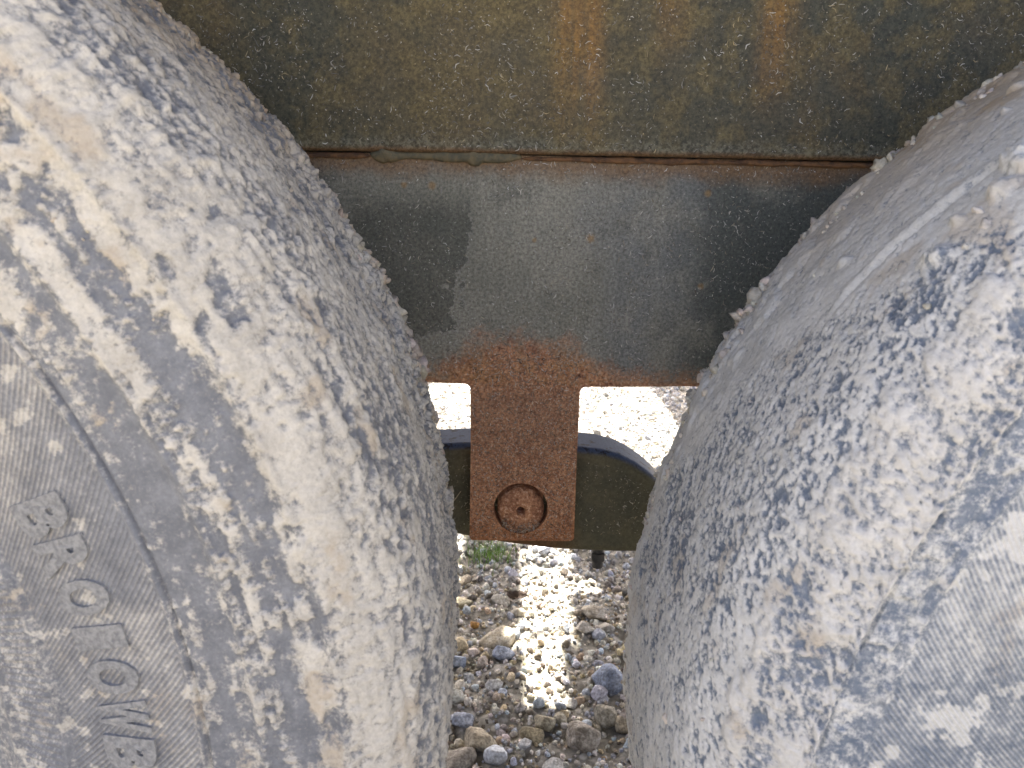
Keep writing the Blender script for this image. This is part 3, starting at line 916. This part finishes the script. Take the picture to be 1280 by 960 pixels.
# ---- upper side panel, standing 8 mm proud of the plate below it
UPY, LOY = .692, .700
bm = box_bm(-1.25, 1.35, UPY, UPY + .010, SEAM_Z, 1.45)
up = part(bevel(bm_obj('side_panel', bm, M_UP, machine), .0045, 3))
flecks(up, 9000, box_sampler(-.5, .5, SEAM_Z + .004, 1.0, sd=6), UPY, 71, DUST + [(.45, .36, .2)])

# ---- lower plate with the tab hanging from it, cut from one sheet
TX0, TX1, TZ = -.0388, .0638, .4585
HX, HZ, HR = .0109, .4926, .0262


def arc(cx, cz, r, a0, a1, n=6):
    return [(cx + r * math.cos(math.radians(a0 + (a1 - a0) * i / n)), cz + r * math.sin(math.radians(a0 + (a1 - a0) * i / n))) for i in range(n + 1)]


out = [(-1.2, SEAM_Z - .0008), (-1.2, LOW_Z)] + [(-.30, LOW_Z), (-.10, LOW_Z + .0006), (-.075, LOW_Z - .0008)]
out += arc(TX0 - .006, LOW_Z - .007, .006, 90, 0)
out += [(TX0 + .0006, .55)] + arc(TX0 + .004, TZ + .004, .004, 180, 270, 4) + arc(TX1 - .004, TZ + .005, .004, 270, 360, 4) + [(TX1 - .0004, .55)]
out += arc(TX1 + .006, LOW_Z - .008, .006, 180, 90) + [(.11, LOW_Z - .0012), (.16, LOW_Z + .0004), (.3, LOW_Z), (1.3, LOW_Z), (1.3, SEAM_Z - .0008), (.35, SEAM_Z - .0010), (.2, SEAM_Z - .0006), (.1, SEAM_Z - .0011), (.02, SEAM_Z - .0005), (-.15, SEAM_Z - .0010)]
bm = bmesh.new()
def loop(pts):
    vs = [bm.verts.new((x, LOY, z)) for x, z in pts]
    return [bm.edges.new((vs[i], vs[(i + 1) % len(vs)])) for i in range(len(vs))]
E_ = loop(out) + loop([(HX + HR * math.cos(k * math.pi / 24), HZ + HR * math.sin(k * math.pi / 24)) for k in range(48)])
bmesh.ops.triangle_fill(bm, use_beauty=True, use_dissolve=False, edges=E_)
ext = bmesh.ops.extrude_face_region(bm, geom=bm.faces[:])
for v in [g_ for g_ in ext['geom'] if isinstance(g_, bmesh.types.BMVert)]: v.co.y += .016
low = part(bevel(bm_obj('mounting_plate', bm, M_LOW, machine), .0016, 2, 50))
flecks(low, 8000, box_sampler(-.3, .36, LOW_Z + .004, SEAM_Z - .003, sd=8), LOY, 72, DUST)
flecks(low, 4500, lambda r, n: (lambda P: P[np.hypot(P[:, 0] - HX, P[:, 1] - HZ) > HR + .002])(np.c_[r.uniform(TX0 + .002, TX1 - .002, n), r.uniform(TZ + .003, LOW_Z + .03, n)]), LOY, 73, CHAFF, (.0010, .0050))

part(bevel(bm_obj('seam_light_block', box_bm(-1.2, 1.3, .7165, .745, .775, .88), M_DARK, machine), .003))  # added dark bar, keeps light from showing through the seam gap

# pin end sunk in the tab
prof = [(.0, .7300), (.0042, .7300), (.0042, .7040), (.0055, .7022), (.010, .7022), (.015, .7032), (.020, .7055), (.0228, .7085), (.0232, .745)]
n = 48
V = np.array([[HX + r * math.cos(t), y - .0012 + .13 * r * math.sin(t), HZ - .0034 + r * math.sin(t)] for (r, y) in prof for t in np.arange(n) * 2 * math.pi / n])
a = np.arange(len(prof) * n).reshape(len(prof), n); b = np.roll(a, -1, 1)
pin = mesh_obj('pin', V, np.stack([a[:-1], b[:-1], b[1:], a[1:]], -1).reshape(-1, 4), M_RUST, low)
flecks(low, 240, lambda r, n: (lambda R_, t: np.c_[HX + R_ * np.cos(t), HZ - .0028 + R_ * np.sin(t)])(.012 + .010 * np.sqrt(r.uniform(0, 1, n)), r.uniform(math.pi * 1.15, math.pi * 1.85, n)), .6985, 74, CHAFF)

# ---- weld and caked dirt along the seam
def lumpy_bead(name, x0, x1, rad, seed, mat, zoff, parent):
    n = int((x1 - x0) / .0012); k = 12
    X = np.linspace(x0, x1, n)
    t = np.arange(k) * 2 * math.pi / k
    XX, TT = np.meshgrid(X, t, indexing='ij')
    endf = np.minimum(1, np.minimum((XX - x0), (x1 - XX)) / .01) ** .5
    rr = rad * (.45 + 1.0 * fbm(XX / .009, TT / .9, seed, 4) * fbm(XX / .03, TT * 0, seed + 3, 2) * 1.7) * endf
    V = np.stack([XX, LOY - .001 + rr * np.cos(TT) * .9, SEAM_Z + zoff + rr * np.sin(TT)], -1).reshape(-1, 3)
    a = np.arange(n * k).reshape(n, k); b = np.roll(a, -1, 1)
    F = np.stack([a[:-1], a[1:], b[1:], b[:-1]], -1).reshape(-1, 4)
    return part(mesh_obj(name, V, F, mat, parent))


lumpy_bead('weld_bead', -.128, .005, .0058, 5, M_WELD, -.0022, machine)
lumpy_bead('weld_bead', .004, .40, .0024, 15, M_SEAM, -.0034, machine)
lumpy_bead('weld_bead', -.30, -.126, .0024, 17, M_SEAM, -.0034, machine)
lumpy_bead('dirt_ledge', -.235, -.120, .0052, 9, M_WELD, .006, machine)

# ---- cross beam behind the tab
BY0, BY1 = .738, .806
topf = [(535, 558), (590, 556), (660, 558), (725, 561), (752, 564), (775, 570), (795, 580), (812, 592), (828, 607)]
botf = [(805, 693), (775, 693), (740, 692), (690, 689), (640, 683), (590, 675), (555, 667)]
T_ = [at_y(x, y, BY0) for x, y in topf]; B_ = [at_y(x, y, BY0) for x, y in botf]
poly = [(-.60, T_[0][2] - .004), (-.2, T_[0][2] - .001)] + [(p[0], p[2]) for p in T_] + [(.17, T_[-1][2] - .028), (.20, T_[-1][2] - .050), (.25, T_[-1][2] - .066), (.55, T_[-1][2] - .075),
        (.55, B_[0][2] - .02), (.25, B_[0][2] - .004)] + [(p[0], p[2]) for p in B_] + [(-.12, B_[-1][2] + .012), (-.2, B_[-1][2] + .02), (-.60, B_[-1][2] + .02)]
bm = bmesh.new()
f = bm.faces.new([bm.verts.new((x, BY0, z)) for x, z in poly])
ext = bmesh.ops.extrude_face_region(bm, geom=[f])
for v in [g_ for g_ in ext['geom'] if isinstance(g_, bmesh.types.BMVert)]: v.co.y = BY1
bmesh.ops.triangulate(bm, faces=[q for q in bm.faces if len(q.verts) > 4])
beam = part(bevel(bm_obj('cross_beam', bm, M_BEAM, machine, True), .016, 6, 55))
beam.data.polygons.foreach_set('use_smooth', np.full(len(beam.data.polygons), True))
wmod = beam.modifiers.new('wn', 'WEIGHTED_NORMAL')


def beam_sampler(r, n):
    P = np.c_[r.uniform(-.10, .16, n), r.uniform(.45, .545, n)]
    zt = np.interp(P[:, 0], [p[0] for p in T_], [p[2] for p in T_]) - .013
    zb = np.interp(P[:, 0], [p[0] for p in B_][::-1], [p[2] for p in B_][::-1]) + .012
    return P[(P[:, 1] < zt) & (P[:, 1] > zb)]


flecks(beam, 1500, beam_sampler, BY0, 75, [(.42, .38, .26), (.5, .46, .36), (.34, .28, .17)], (.0008, .0045))
q = at_y(747, 698, .765)
bm = bmesh.new()
bmesh.ops.create_cone(bm, cap_ends=True, segments=6, radius1=.0078, radius2=.0082, depth=.010)
bmesh.ops.create_cone(bm, cap_ends=True, segments=20, radius1=.0058, radius2=.0058, depth=.05, matrix=Matrix.Translation((0, 0, .012)))
bmesh.ops.translate(bm, verts=bm.verts, vec=(q[0], .765, q[2] + .003))
bevel(bm_obj('bolt', bm, M_DARK, beam), .001, 2)


def tube(pts, r0_, r1_, k=6):
    pts = np.array(pts); n = len(pts)
    d = np.gradient(pts, axis=0); d /= np.linalg.norm(d, axis=1)[:, None]
    a = np.cross(d, [0.3, .2, .93]); a /= np.linalg.norm(a, axis=1)[:, None]; b = np.cross(d, a)
    rr = np.linspace(r0_, r1_, n)
    t = np.arange(k) * 2 * math.pi / k
    V = pts[:, None] + rr[:, None, None] * (a[:, None] * np.cos(t)[None, :, None] + b[:, None] * np.sin(t)[None, :, None])
    q_ = np.arange(n * k).reshape(n, k); e = np.roll(q_, -1, 1)
    return V.reshape(-1, 3), np.stack([q_[:-1], q_[1:], e[1:], e[:-1]], -1).reshape(-1, 4)


pts = [at_y(552, 637, .728), at_y(560, 632, .731), at_y(568, 625, .734), at_y(576, 614, .736)]
V, F = tube(catmull(pts, 4), .0007, .0004)
mesh_obj('straw_stalk', V, F, M_STRAW, beam)

# ---- unseen machine body, boxes added and gapped to shape sun and shade
def shade_hull(x0, x1, y0, y1, z0, z1):
    return part(bevel(bm_obj('shade_body', box_bm(x0, x1, y0, y1, z0, z1), M_HULL, machine), .012, 3))


shade_hull(-1.25, 1.35, .7165, 2.00, 1.35, 2.3)
shade_hull(-1.25, 1.35, .22, .6905, 1.36, 1.46)  # overhang added to shade the panel and tyre tops
shade_hull(-1.20, -.160, 2.0005, 3.22, 1.35, 1.55)
shade_hull(-.105, .030, 2.0005, 2.15, 1.35, 1.55)
shade_hull(-.105, -.004, 2.1505, 2.36, 1.35, 1.55)
shade_hull(-.105, .026, 2.3605, 2.60, 1.35, 1.55)
shade_hull(-.105, .004, 2.6005, 3.22, 1.35, 1.55)
shade_hull(.098, .60, 2.0005, 2.17, 1.35, 1.55)
shade_hull(.124, .60, 2.1705, 2.39, 1.35, 1.55)
shade_hull(.190, .60, 2.3905, 2.58, 1.35, 1.55)
shade_hull(.140, .60, 2.5805, 3.18, 1.35, 1.55)
shade_hull(.602, 1.30, 2.0005, 4.35, 1.35, 1.55)  # longer box added to shade the ground at far right

for (xa, ya, xb, yb, rad) in ((-.15, 2.10, .30, 2.20, .006), (-.15, 2.52, .35, 2.40, .009), (-.12, 2.75, .30, 2.62, .010)):  # unseen tubes added to throw shadow bars across the sunlit strip
    q0, q1 = np.array([xa, ya, 1.33]), np.array([xb, yb, 1.33])
    mid_ = (q0 + q1) / 2 + np.array([0, .015, -.02])
    V, F = tube(catmull([q0, mid_, q1], 8), rad, rad, 10)
    part(mesh_obj('shadow_tube', V, F, M_DARK, machine))

# ------------------------------------------------------------------ small plants and litter
def blades(P0, n, hgt, spread, seed):
    r = np.random.default_rng(seed)
    Vs, Fs, off = [], [], 0
    for i in range(n):
        az = r.uniform(0, 2 * math.pi); L = hgt * r.uniform(.5, 1.1); lean = r.uniform(.2, 1.0)
        bx, by = r.normal(0, spread, 2)
        wd = r.uniform(.0012, .0024)
        for k in range(5):
            t = k / 4
            h = L * (t - .3 * lean * t * t); o_ = L * lean * t * t * .8
            c = np.array([P0[0] + bx + math.cos(az) * o_, P0[1] + by + math.sin(az) * o_, P0[2] + h])
            sd_ = np.array([-math.sin(az), math.cos(az), 0]) * wd * (1 - t) ** .6 * .5
            Vs += [c - sd_, c + sd_ + np.array([0, 0, .0003])]
            if k < 4: Fs.append([off + 2 * k, off + 2 * k + 1, off + 2 * k + 3, off + 2 * k + 2])
        off += 10
    return np.array(Vs), np.array(Fs)


for (px, py, n, hg, sp, lab) in ((613, 697, 150, .05, .026, 'small tuft of green grass in the gravel just below the beam'),):
    p = at_z(px, py, 0)
    V, F = blades((p[0], p[1], float(ground_h(np.array([p[0]]), np.array([p[1]]))[0]) - .002), n, hg, sp, px)
    tag(mesh_obj('grass_tuft', V, F, M_GRASS), lab, 'grass')

p = at_z(646, 751, .008)
r = np.random.default_rng(5)
u_, v_ = np.meshgrid(np.linspace(-1, 1, 13), np.linspace(-1, 1, 7), indexing='ij')
wd = .012 * (1 - u_ ** 2) ** .6
V = np.stack([p[0] + u_ * .020, p[1] + v_ * wd, p[2] + .009 * np.abs(v_) + .006 * u_ ** 2 + (fbm(u_ * 3, v_ * 2, 3, 2) - .5) * .008 + .004], -1).reshape(-1, 3)
a = np.arange(13 * 7).reshape(13, 7)
F = np.stack([a[:-1, :-1], a[1:, :-1], a[1:, 1:], a[:-1, 1:]], -1).reshape(-1, 4)
lf = mesh_obj('dead_leaf', V, F, M_LEAF)
so = lf.modifiers.new('thick', 'SOLIDIFY'); so.thickness = .0006
tag(lf, 'curled dark brown dead leaf on the gravel left of the sunlit strip', 'leaf')
